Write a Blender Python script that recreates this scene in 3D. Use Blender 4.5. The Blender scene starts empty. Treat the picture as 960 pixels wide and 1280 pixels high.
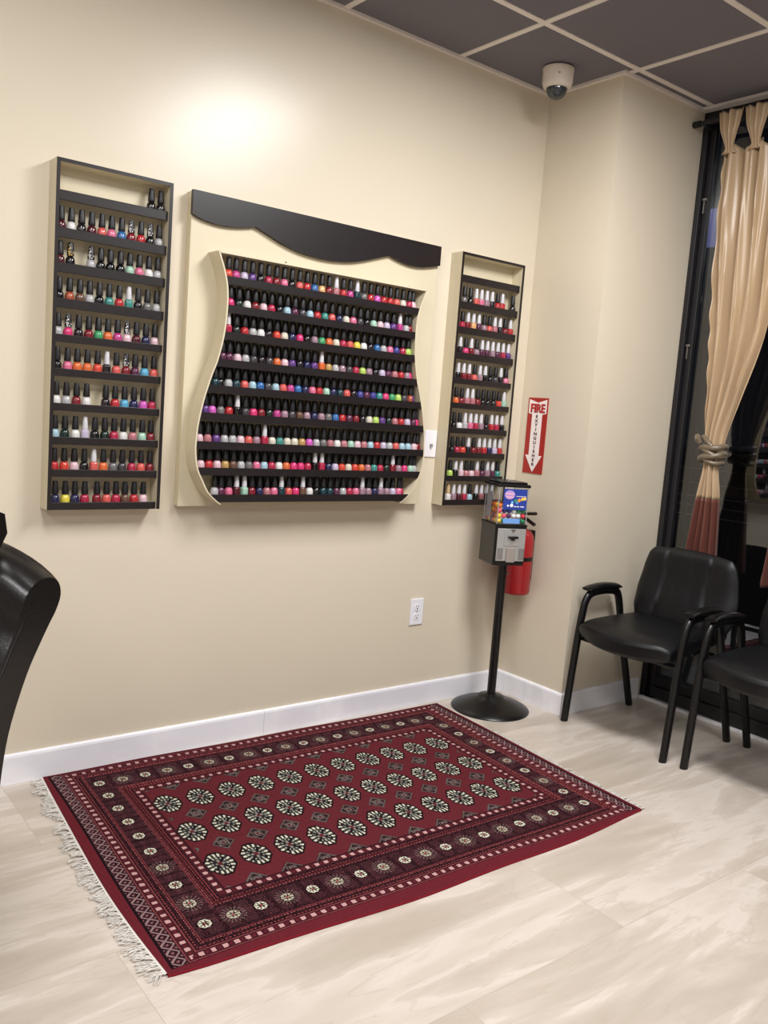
import bpy, bmesh, math, random
import numpy as np
from mathutils import Vector, Matrix, Euler
random.seed(7)
S = bpy.context.scene
COL = S.collection
PI = math.pi

# ---------------------------------------------------------------- camera, world, lights, exposure
def basis(yaw, pitch, roll):
    f = Vector((math.sin(yaw)*math.cos(pitch), math.cos(yaw)*math.cos(pitch), math.sin(pitch)))
    r = Vector((math.cos(yaw), -math.sin(yaw), 0)); u = r.cross(f)
    c, s = math.cos(roll), math.sin(roll)
    return c*r+s*u, -s*r+c*u, f
cam = bpy.data.objects.new('camera', bpy.data.cameras.new('camera'))
COL.objects.link(cam); S.camera = cam
r_, u_, f_ = basis(0.6682, -0.1181, 0.0753)
M = Matrix((( r_.x, u_.x, -f_.x, -3.1934), (r_.y, u_.y, -f_.y, -3.0092), (r_.z, u_.z, -f_.z, 1.3838), (0, 0, 0, 1)))
cam.matrix_world = M
cam.data.sensor_fit = 'VERTICAL'; cam.data.sensor_height = 36.0
cam.data.lens = 36.0*1083.5/1280.0
cam.data.clip_start = 0.02

W = bpy.data.worlds.new('night'); S.world = W; W.use_nodes = True
W.node_tree.nodes['Background'].inputs[0].default_value = (0.02, 0.024, 0.035, 1)
W.node_tree.nodes['Background'].inputs[1].default_value = 0.25

S.view_settings.view_transform = 'Standard'
S.view_settings.look = 'None'
S.view_settings.exposure = 0.22
S.view_settings.gamma = 1.0
S.view_settings.use_curve_mapping = False

CEIL = 2.923
def troffer(x, y, power, sx=0.56, sy=1.16):
    L = bpy.data.lights.new('troffer_light', 'AREA'); L.shape = 'RECTANGLE'
    L.size = sx; L.size_y = sy; L.energy = power; L.color = (1.02, 1.01, 1.01)
    o = bpy.data.objects.new('troffer_light', L); COL.objects.link(o)
    o.location = (x, y, CEIL-0.012)
    return o
troffer(-0.894, -1.70, 70)
troffer(-2.724, -1.70, 33)
troffer(-4.554, -1.70, 27)
troffer(-0.894, -4.12, 18)
troffer(-2.724, -4.12, 14)
troffer(-4.554, -4.12, 20)

# ---------------------------------------------------------------- helpers
def srgb(r, g, b):
    f = lambda c: (c/255/12.92) if c/255 <= 0.04045 else ((c/255+0.055)/1.055)**2.4
    return (f(r), f(g), f(b), 1)
MATS = {}
def mat(name, col, rough=0.5, spec=0.5, metal=0.0, noise=0.0, nscale=30, bump=0.0, bscale=200, coat=0.0, sheen=0.0):
    m = bpy.data.materials.new(name); m.use_nodes = True
    nt = m.node_tree; b = nt.nodes['Principled BSDF']
    c = srgb(*col) if max(col) > 1 else (*col, 1)
    b.inputs['Base Color'].default_value = c
    b.inputs['Roughness'].default_value = rough
    b.inputs['Specular IOR Level'].default_value = spec
    b.inputs['Metallic'].default_value = metal
    b.inputs['Coat Weight'].default_value = coat
    b.inputs['Sheen Weight'].default_value = sheen
    tc = nt.nodes.new('ShaderNodeTexCoord')
    if noise:
        n = nt.nodes.new('ShaderNodeTexNoise'); n.inputs['Scale'].default_value = nscale; n.inputs['Detail'].default_value = 4
        nt.links.new(tc.outputs['Object'], n.inputs['Vector'])
        mx = nt.nodes.new('ShaderNodeMix'); mx.data_type = 'RGBA'
        mx.inputs['A'].default_value = tuple(min(1, v*(1-noise)) for v in c[:3])+(1,)
        mx.inputs['B'].default_value = tuple(min(1, v*(1+noise)) for v in c[:3])+(1,)
        nt.links.new(n.outputs['Fac'], mx.inputs['Factor']); nt.links.new(mx.outputs['Result'], b.inputs['Base Color'])
    if bump:
        n2 = nt.nodes.new('ShaderNodeTexNoise'); n2.inputs['Scale'].default_value = bscale; n2.inputs['Detail'].default_value = 3
        nt.links.new(tc.outputs['Object'], n2.inputs['Vector'])
        bp = nt.nodes.new('ShaderNodeBump'); bp.inputs['Strength'].default_value = bump; bp.inputs['Distance'].default_value = 0.002
        nt.links.new(n2.outputs['Fac'], bp.inputs['Height']); nt.links.new(bp.outputs['Normal'], b.inputs['Normal'])
    MATS[name] = m
    return m

class MB:
    """collects shapes into one mesh"""
    def __init__(s): s.v = []; s.f = []; s.mi = []; s.sm = []
    def add(s, verts, faces, mi=0, smooth=False):
        o = len(s.v); s.v += [tuple(v) for v in verts]
        for f in faces: s.f.append(tuple(i+o for i in f)); s.mi.append(mi); s.sm.append(smooth)
        return s
    def box(s, x0, x1, y0, y1, z0, z1, mi=0, bev=0.0):
        if x0 > x1: x0, x1 = x1, x0
        if y0 > y1: y0, y1 = y1, y0
        if z0 > z1: z0, z1 = z1, z0
        if bev <= 0:
            v = [(x, y, z) for z in (z0, z1) for y in (y0, y1) for x in (x0, x1)]
            return s.add(v, [(0, 2, 3, 1), (4, 5, 7, 6), (0, 1, 5, 4), (2, 6, 7, 3), (0, 4, 6, 2), (1, 3, 7, 5)], mi)
        bm = bmesh.new(); bmesh.ops.create_cube(bm, size=1)
        for q in bm.verts: q.co = Vector(((x0+x1)/2+q.co.x*(x1-x0), (y0+y1)/2+q.co.y*(y1-y0), (z0+z1)/2+q.co.z*(z1-z0)))
        bmesh.ops.bevel(bm, geom=bm.edges[:], offset=bev, segments=2, affect='EDGES', profile=0.5)
        s.bm(bm, mi); return s
    def bm(s, bm, mi=0, smooth=False, mtx=None):
        bm.verts.index_update()
        vs = [(mtx @ v.co if mtx else v.co) for v in bm.verts]
        s.add(vs, [[v.index for v in f.verts] for f in bm.faces], mi, smooth); bm.free(); return s
    def lathe(s, prof, n=16, c=(0, 0, 0), mi=0, axis='z', smooth=True, sx=1, sy=1, sup=2):
        """prof list of (r, z). sup: superellipse exponent of the section"""
        vs = []; fs = []; k = len(prof)
        for r, z in prof:
            for i in range(n):
                a = 2*PI*i/n+PI/n; ca, sa = math.cos(a), math.sin(a)
                e = 2.0/sup
                x = math.copysign(abs(ca)**e, ca)*r*sx; y = math.copysign(abs(sa)**e, sa)*r*sy
                p = (x, y, z) if axis == 'z' else ((x, z, y) if axis == 'y' else (z, x, y))
                vs.append((p[0]+c[0], p[1]+c[1], p[2]+c[2]))
        for j in range(k-1):
            for i in range(n):
                q = (j*n+i, j*n+(i+1) % n, (j+1)*n+(i+1) % n, (j+1)*n+i)
                fs.append(q if axis != 'y' else q[::-1])
        fs.append(tuple(range(n))[::-1] if axis != 'y' else tuple(range(n)))
        e = tuple(range((k-1)*n, k*n)); fs.append(e if axis != 'y' else e[::-1])
        return s.add(vs, fs, mi, smooth)
    def tube(s, pts, r, n=10, mi=0, r2=None, up=None):
        """sweep an (elliptic) section along pts"""
        pts = [Vector(p) for p in pts]; rings = []
        ref = Vector(up) if up else Vector((0.123, 0.456, 0.88)).normalized()
        for i, p in enumerate(pts):
            t = (pts[min(i+1, len(pts)-1)]-pts[max(i-1, 0)]).normalized()
            a = ref-t*ref.dot(t)
            a.normalize(); b = t.cross(a)
            if not up: ref = a
            rr = r[i] if isinstance(r, (list, tuple)) else r
            q = r2 if r2 else rr
            rings.append([p+a*(math.cos(2*PI*k/n)*rr)+b*(math.sin(2*PI*k/n)*q) for k in range(n)])
        vs = [v for R in rings for v in R]; fs = []
        for j in range(len(pts)-1):
            for k in range(n): fs.append((j*n+k, j*n+(k+1) % n, (j+1)*n+(k+1) % n, (j+1)*n+k))
        fs.append(tuple(range(n))[::-1]); fs.append(tuple(range((len(pts)-1)*n, len(pts)*n)))
        return s.add(vs, fs, mi, True)
    def prism(s, poly, y0, y1, mi=0, axis='y'):
        """poly in (x,z) extruded along y"""
        n = len(poly)
        P = (lambda a, b, t: (a, t, b)) if axis == 'y' else ((lambda a, b, t: (t, a, b)) if axis == 'x' else (lambda a, b, t: (a, b, t)))
        vs = [P(a, b, y0) for a, b in poly]+[P(a, b, y1) for a, b in poly]
        fs = [tuple(range(n)), tuple(range(n, 2*n))[::-1]]+[(i, (i+1) % n, n+(i+1) % n, n+i)[::-1] for i in range(n)]
        return s.add(vs, fs, mi)
    def grid(s, fn, nu, nv, mi=0, closed_u=False):
        vs = [fn(i/nu, j/nv) for j in range(nv+1) for i in range(nu+1)]
        fs = [(j*(nu+1)+i, j*(nu+1)+i+1, (j+1)*(nu+1)+i+1, (j+1)*(nu+1)+i) for j in range(nv) for i in range(nu)]
        return s.add(vs, fs, mi, True)
    def mesh(s, name, mats):
        me = bpy.data.meshes.new(name); me.from_pydata(s.v, [], s.f)
        for m in (mats if isinstance(mats, (list, tuple)) else [mats]): me.materials.append(m)
        me.polygons.foreach_set('material_index', s.mi); me.polygons.foreach_set('use_smooth', s.sm)
        bm = bmesh.new(); bm.from_mesh(me); bmesh.ops.recalc_face_normals(bm, faces=bm.faces[:]); bm.to_mesh(me); bm.free()
        if any(s.sm):
            try: me.set_sharp_from_angle(angle=math.radians(45))
            except Exception: pass
        me.update(); return me
    def obj(s, name, mats, parent=None, loc=None, rot=None):
        return link(name, s.mesh(name, mats), parent, loc, rot)

def link(name, data, parent=None, loc=None, rot=None):
    o = bpy.data.objects.new(name, data); COL.objects.link(o)
    if parent: o.parent = parent
    if loc is not None: o.location = loc
    if rot is not None: o.rotation_euler = rot
    return o
def thing(name, label, cat, loc=(0, 0, 0), rz=0, group=None):
    o = link(name, None, None, loc, (0, 0, rz)); o.empty_display_size = 0.05
    o['label'] = label; o['category'] = cat
    if group: o['group'] = group
    return o
def tag(o, label, cat, group=None):
    o['label'] = label; o['category'] = cat
    if group: o['group'] = group
    return o
def struct(o, label=None, cat=None):
    o['kind'] = 'structure'
    if label: o['label'] = label
    if cat: o['category'] = cat
    return o
def interp(tab, x):
    if x <= tab[0][0]: return tab[0][1]
    for (a, b), (c, d) in zip(tab, tab[1:]):
        if x <= c: return b+(d-b)*(x-a)/(c-a)
    return tab[-1][1]
def smooth_curve(tab, n=60):
    """Catmull-Rom through (x,y) pairs sorted by x -> dense list"""
    out = []
    P = [tab[0]]+list(tab)+[tab[-1]]
    for i in range(1, len(P)-2):
        p0, p1, p2, p3 = P[i-1:i+3]
        for k in range(8):
            t = k/8
            out.append(tuple(0.5*((2*p1[d])+(-p0[d]+p2[d])*t+(2*p0[d]-5*p1[d]+4*p2[d]-p3[d])*t*t+(-p0[d]+3*p1[d]-3*p2[d]+p3[d])*t**3) for d in range(2)))
    out.append(tuple(tab[-1])); return out
def text_mesh(txt, size, depth, bold=0.0, align='CENTER'):
    cu = bpy.data.curves.new('lettering', 'FONT'); cu.body = txt; cu.size = size; cu.extrude = depth; cu.offset = bold
    cu.align_x = align; cu.align_y = 'CENTER'
    o = bpy.data.objects.new('lettering', cu); COL.objects.link(o)
    bpy.context.view_layer.update()
    me = bpy.data.meshes.new_from_object(o.evaluated_get(bpy.context.evaluated_depsgraph_get()))
    COL.objects.unlink(o); bpy.data.objects.remove(o)
    return me

# ---------------------------------------------------------------- materials
wall_m = mat('tan_wall_paint', (215, 204, 184), rough=0.29, spec=0.40, noise=0.02, nscale=3, bump=0.05, bscale=120)
pale_wall = mat('bounce_pale_wall', (236, 232, 224), rough=0.6)  # unseen walls lightened from tan so they bounce fill light into the corner
tile_c = mat('dark_ceiling_tile', (122, 119, 126), rough=0.9, spec=0.1, noise=0.06, nscale=120, bump=0.25, bscale=350)
tbar = mat('ceiling_grid_metal', (236, 228, 222), rough=0.5)
cream = mat('cream_laminate', (210, 199, 172), rough=0.42, noise=0.035, nscale=6)
espresso = mat('espresso_laminate', (32, 26, 27), rough=0.36, spec=0.4, noise=0.08, nscale=40)
leather = mat('black_leather', (13, 13, 16), rough=0.42, spec=0.34, bump=0.25, bscale=260)
gloss_leather = mat('glossy_black_leather', (21, 18, 17), rough=0.24, spec=0.5, bump=0.12, bscale=160)
black_metal = mat('black_enamel', (12, 11, 12), rough=0.32, spec=0.4)
black_plastic = mat('black_plastic', (13, 13, 13), rough=0.28, spec=0.4)
bronze = mat('dark_bronze_frame', (36, 35, 38), rough=0.4, metal=0.3)
white_plastic = mat('white_plastic', (232, 231, 236), rough=0.3)
dome_white = mat('offwhite_housing', (222, 210, 198), rough=0.45)
chrome = mat('brushed_chrome', (205, 205, 205), rough=0.3, metal=0.75)
grey_metal = mat('grey_metal', (140, 135, 130), rough=0.35, metal=0.8)
red_paint = mat('extinguisher_red', (158, 28, 34), rough=0.3)
sign_red = mat('sign_red', (166, 42, 38), rough=0.4)
sign_white = mat('sign_white', (246, 236, 234), rough=0.4)
ink = mat('sign_dark_ink', (66, 36, 40), rough=0.5)
satin = mat('champagne_satin', (180, 154, 122), rough=0.34, spec=0.55, sheen=0.15)
terra = mat('terracotta_satin', (98, 52, 42), rough=0.38, spec=0.5, sheen=0.15, bump=0.12, bscale=60)
tie_m = mat('taupe_satin', (106, 92, 72), rough=0.33, spec=0.6, sheen=0.15)
fringe_m = mat('cotton_fringe', (206, 201, 194), rough=0.9, spec=0.1, noise=0.12, nscale=200)
asphalt = mat('asphalt', (44, 43, 46), rough=0.8, noise=0.2, nscale=8)
concrete = mat('concrete', (78, 76, 72), rough=0.85, noise=0.12, nscale=10)
line_paint = mat('road_line_paint', (170, 168, 160), rough=0.7)

def glass(name, tint, refl=1.0, rough=0.0, base=0.04):
    m = bpy.data.materials.new(name); m.use_nodes = True; nt = m.node_tree; nt.nodes.clear()
    o = nt.nodes.new('ShaderNodeOutputMaterial'); mx = nt.nodes.new('ShaderNodeMixShader')
    t = nt.nodes.new('ShaderNodeBsdfTransparent'); g = nt.nodes.new('ShaderNodeBsdfGlossy'); fr = nt.nodes.new('ShaderNodeFresnel')
    t.inputs[0].default_value = (*tint, 1); g.inputs['Roughness'].default_value = rough; g.inputs[0].default_value = (refl, refl, refl, 1)
    nt.nodes.remove(fr); lw = nt.nodes.new('ShaderNodeLayerWeight'); lw.inputs[0].default_value = 0.5
    pw = nt.nodes.new('ShaderNodeMath'); pw.operation = 'POWER'; pw.inputs[1].default_value = 4.0
    ma = nt.nodes.new('ShaderNodeMath'); ma.operation = 'MULTIPLY_ADD'; ma.inputs[1].default_value = 0.9; ma.inputs[2].default_value = base
    nt.links.new(lw.outputs['Facing'], pw.inputs[0]); nt.links.new(pw.outputs[0], ma.inputs[0])
    nt.links.new(ma.outputs[0], mx.inputs[0]); nt.links.new(t.outputs[0], mx.inputs[1]); nt.links.new(g.outputs[0], mx.inputs[2]); nt.links.new(mx.outputs[0], o.inputs[0])
    return m
window_glass = glass('window_glass', (0.6, 0.63, 0.66), 0.9, base=0.10)
clear_plastic = glass('clear_acrylic', (0.96, 0.97, 0.975), 0.9, 0.05, base=0.02)
dome_glass = mat('smoked_dome', (52, 56, 62), rough=0.06, spec=0.7)
def emit(name, col, s):
    m = bpy.data.materials.new(name); m.use_nodes = True; b = m.node_tree.nodes['Principled BSDF']
    b.inputs['Base Color'].default_value = srgb(*col); b.inputs['Emission Color'].default_value = srgb(*col); b.inputs['Emission Strength'].default_value = s
    return m

def marble(name, base, dark, light, tile, joint, jw, jc, rough, vein=1.0, ox=0.0, oy=0.0):
    m = bpy.data.materials.new(name); m.use_nodes = True; nt = m.node_tree; N = nt.nodes; Lk = nt.links
    b = N['Principled BSDF']; b.inputs['Roughness'].default_value = rough; b.inputs['Specular IOR Level'].default_value = 0.45
    tc = N.new('ShaderNodeTexCoord'); sep = N.new('ShaderNodeSeparateXYZ'); Lk.new(tc.outputs['Object'], sep.inputs[0])
    def mth(op, a, bb=None, c=None):
        n = N.new('ShaderNodeMath'); n.operation = op
        for i, q in enumerate((a, bb, c)):
            if q is None: continue
            if isinstance(q, (int, float)): n.inputs[i].default_value = q
            else: Lk.new(q, n.inputs[i])
        return n.outputs[0]
    gy = mth('DIVIDE', mth('ADD', sep.outputs['Y'], oy), tile[1])
    row = mth('FLOOR', gy)
    half = mth('MULTIPLY', mth('MODULO', mth('ABSOLUTE', row), 2.0), 0.5)
    gx = mth('ADD', mth('DIVIDE', mth('ADD', sep.outputs['X'], ox), tile[0]), half)
    colx = mth('FLOOR', gx)
    cmb = N.new('ShaderNodeCombineXYZ'); Lk.new(colx, cmb.inputs[0]); Lk.new(row, cmb.inputs[1])
    wn = N.new('ShaderNodeTexWhiteNoise'); wn.noise_dimensions = '3D'; Lk.new(cmb.outputs[0], wn.inputs['Vector'])
    off = N.new('ShaderNodeVectorMath'); off.operation = 'MULTIPLY_ADD'
    Lk.new(wn.outputs['Color'], off.inputs[0]); off.inputs[1].default_value = (7, 7, 7); Lk.new(tc.outputs['Object'], off.inputs[2])
    mp = N.new('ShaderNodeMapping'); mp.inputs['Scale'].default_value = (0.8, 4.2, 1); mp.inputs['Rotation'].default_value = (0, 0, 0.75)
    Lk.new(off.outputs[0], mp.inputs[0])
    n1 = N.new('ShaderNodeTexNoise'); n1.inputs['Scale'].default_value = 1.4; n1.inputs['Detail'].default_value = 6; n1.inputs['Roughness'].default_value = 0.55; n1.inputs['Distortion'].default_value = 0.35
    Lk.new(mp.outputs[0], n1.inputs['Vector'])
    cr = N.new('ShaderNodeValToRGB'); e = cr.color_ramp.elements
    e[0].position = 0.30; e[0].color = srgb(*dark); e[1].position = 0.62; e[1].color = srgb(*base)
    e2 = cr.color_ramp.elements.new(0.505); e2.color = srgb(*base)
    e3 = cr.color_ramp.elements.new(0.53); e3.color = srgb(*light)
    e4 = cr.color_ramp.elements.new(0.43); e4.color = tuple((a+c)/2 for a, c in zip(srgb(*base), srgb(*dark)))
    Lk.new(n1.outputs['Fac'], cr.inputs[0])
    # thin veins
    n2 = N.new('ShaderNodeTexNoise'); n2.inputs['Scale'].default_value = 2.2; n2.inputs['Detail'].default_value = 5; n2.inputs['Distortion'].default_value = 0.8
    Lk.new(mp.outputs[0], n2.inputs['Vector'])
    v = mth('ABSOLUTE', mth('SUBTRACT', n2.outputs['Fac'], 0.5))
    vm = N.new('ShaderNodeMapRange'); vm.inputs[1].default_value = 0.0; vm.inputs[2].default_value = 0.012; vm.inputs[3].default_value = 0.45*vein; vm.inputs[4].default_value = 0
    Lk.new(v, vm.inputs[0])
    mx = N.new('ShaderNodeMix'); mx.data_type = 'RGBA'; Lk.new(vm.outputs[0], mx.inputs['Factor']); Lk.new(cr.outputs[0], mx.inputs['A']); mx.inputs['B'].default_value = srgb(*dark)
    # joints
    fx = mth('MULTIPLY', mth('SUBTRACT', 0.5, mth('ABSOLUTE', mth('SUBTRACT', mth('FRACT', gx), 0.5))), tile[0])
    fy = mth('MULTIPLY', mth('SUBTRACT', 0.5, mth('ABSOLUTE', mth('SUBTRACT', mth('FRACT', gy), 0.5))), tile[1])
    d = mth('MINIMUM', fx, fy)
    jm = mth('MULTIPLY', mth('LESS_THAN', d, jw), joint)
    mj = N.new('ShaderNodeMix'); mj.data_type = 'RGBA'; Lk.new(jm, mj.inputs['Factor']); Lk.new(mx.outputs['Result'], mj.inputs['A']); mj.inputs['B'].default_value = srgb(*jc)
    Lk.new(mj.outputs['Result'], b.inputs['Base Color'])
    return m
floor_m = marble('cream_marble_tile', (190, 179, 167), (170, 158, 144), (201, 191, 181), (1.22, 0.61), 0.7, 0.0014, (170, 158, 144), 0.28, 0.9, ox=2.41, oy=1.69)
base_m = marble('white_marble_baseboard', (238, 237, 242), (224, 223, 230), (243, 242, 246), (50, 50), 0.0, 0.001, (150, 150, 150), 0.25, 0.2)

# ---------------------------------------------------------------- structure
H = CEIL; DC = 0.428; WX = 0.625
XL, YF = -7.0, -6.2
struct(MB().box(XL-0.1, WX+0.12, YF-0.1, 0.1, -0.1, 0).obj('floor', floor_m), 'cream marble-look tile floor', 'floor')
struct(MB().box(XL-0.1, WX+0.12, 0, 0.1, 0, H+0.12).obj('wall_back', wall_m), 'glossy tan painted back wall', 'wall')
struct(MB().box(0, WX+0.12, -DC, -0.0005, 0, H+0.12).obj('wall_right', wall_m), 'tan boxed-out corner of the wall beside the window', 'wall')
struct(MB().box(XL-0.1, XL, YF, 0, 0, H+0.12).obj('wall_left', pale_wall))
struct(MB().box(XL-0.1, WX+0.12, YF-0.1, YF, 0, H+0.12).obj('wall_front', pale_wall))
struct(MB().box(XL-0.1, WX+0.12, YF-0.1, 0, H, H+0.1).obj('ceiling', tile_c), 'dark grey ceiling tiles', 'ceiling')
g = MB()
x = -0.594-0.61*10
while x < WX:
    g.box(x-0.0135, x+0.0135, YF, -0.0, H-0.004, H+0.002); x += 0.61
y = -0.493
while y > YF:
    g.box(XL, WX-0.001, y-0.0135, y+0.0135, H-0.0042, H+0.002); y -= 0.604
g.box(XL, 0, -0.02, -0.0002, H-0.012, H+0.002); g.box(-0.02, -0.0002, -DC-0.0, -0.02, H-0.012, H+0.002)
g.box(-0.02, WX, -DC-0.02, -DC-0.0002, H-0.012, H+0.002); g.box(WX-0.045, WX, YF, -DC-0.02, H-0.014, H+0.002)
struct(g.obj('trim_1', tbar), 'pale suspended ceiling grid', 'ceiling grid')
def baseboard(name, x0, x1, y0, y1, label):
    m = MB()
    def prof(h=0.106, t=0.013):
        return [(0, 0), (t, 0), (t, h-0.012), (t*0.85, h-0.004), (t*0.45, h), (0, h)]
    if abs(x1-x0) > abs(y1-y0): m.prism([(-d, z) for d, z in prof()], x0, x1, axis='x'); m.v = [(a, b+y0, c) for a, b, c in m.v]
    else: m.prism([(-d, z) for d, z in prof()], y0, y1, axis='y'); m.v = [(a+x0, b, c) for a, b, c in m.v]
    return struct(m.obj(name, base_m), label, 'baseboard')
baseboard('baseboard_back', XL, -1.3805, -0.0002, -0.0002, 'white marble baseboard, long left section on the back wall')
baseboard('baseboard_back', -1.379, -0.0, -0.0002, -0.0002, 'white marble baseboard, right section on the back wall')
baseboard('baseboard_right', -0.0002, -0.0002, -DC-0.013, -0.013, 'white marble baseboard on the side of the boxed-out corner')
baseboard('baseboard_front', 0.0, WX-0.03, -DC-0.0002, -DC-0.0002, 'white marble baseboard behind the first chair')

# window wall
fr = thing('window_1', 'dark framed storefront window at night', 'window'); fr['kind'] = 'structure'
m = MB()
def wf(y0, y1, z0, z1, d0=0.0, d1=0.052, bev=0.004): m.box(WX+d0, WX+d1, y0, y1, z0, z1, bev=bev)
wf(YF+0.01, -DC-0.001, H-0.075, H-0.013)             # head
wf(-DC-0.030, -DC-0.001, 0.0, H-0.075); wf(-DC-0.062, -DC-0.030, 0.0, H-0.075, 0.025)   # stepped jamb
wf(YF+0.01, -DC-0.062, 0.02, 0.075, 0.0); wf(YF+0.01, -DC-0.062, 0.075, 0.125, 0.022)  # stepped bottom rail
for yy in (-2.05, -3.6, -5.1): wf(yy-0.03, yy+0.03, 0.125, H-0.075, 0.01)
m.obj('window_frame', bronze, fr)
MB().box(WX+0.053, WX+0.058, YF+0.01, -DC-0.06, 0.12, H-0.07).obj('window_pane', window_glass, fr)
for z in (2.50, 1.80):
    c = MB().box(WX+0.012, WX+0.026, -DC-0.055, -DC-0.032, z, z+0.012, bev=0.002); c.box(WX+0.016, WX+0.024, -DC-0.043, -DC-0.037, z-0.06, z, bev=0.001)
    c.obj('window_catch', grey_metal, fr)
struct(MB().box(WX-0.03, WX-0.0005, YF, -DC-0.014, 0, 0.014, bev=0.003).obj('trim_2', base_m), 'thin white strip under the window', 'trim')

# outside the window
struct(MB().box(0.85, 3.0, -12, 14, -0.14, -0.02).obj('sidewalk', concrete))
struct(MB().box(0.75, 80, -60, 90, -0.30, -0.141).obj('parking_lot_ground', asphalt))
for i, (xx, w) in enumerate([(11.2, 0.14), (13.2, 0.12), (15.6, 0.16), (20.5, 0.2), (30, 0.35)]):
    struct(MB().box(xx, xx+w, -6, 60, -0.142, -0.136).obj('road_marking', line_paint))
so = thing('street_sign', 'small lit lilac-blue sign panel outside the window beside the curtain', 'sign', (7.0, 3.52, -0.14))
MB().tube([(0, 0.0, 0), (0, 0.0, 3.9)], 0.035, 8).obj('post', bronze, so)
MB().box(-0.05, -0.035, -0.2, 0.2, 3.88, 4.36, bev=0.005).obj('panel', emit('lit_sign_face', (120, 118, 170), 1.0), so)
lp = bpy.data.lights.new('added_lot_fill_light', 'POINT'); lp.energy = 260; lp.shadow_soft_size = 0.3; lp.color = (1, 0.9, 0.8)  # added fill light for the dark lot outside, no actual lamp there
lo = bpy.data.objects.new('added_lot_fill_light', lp); COL.objects.link(lo); lo.location = (16, 3, 7)

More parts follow.
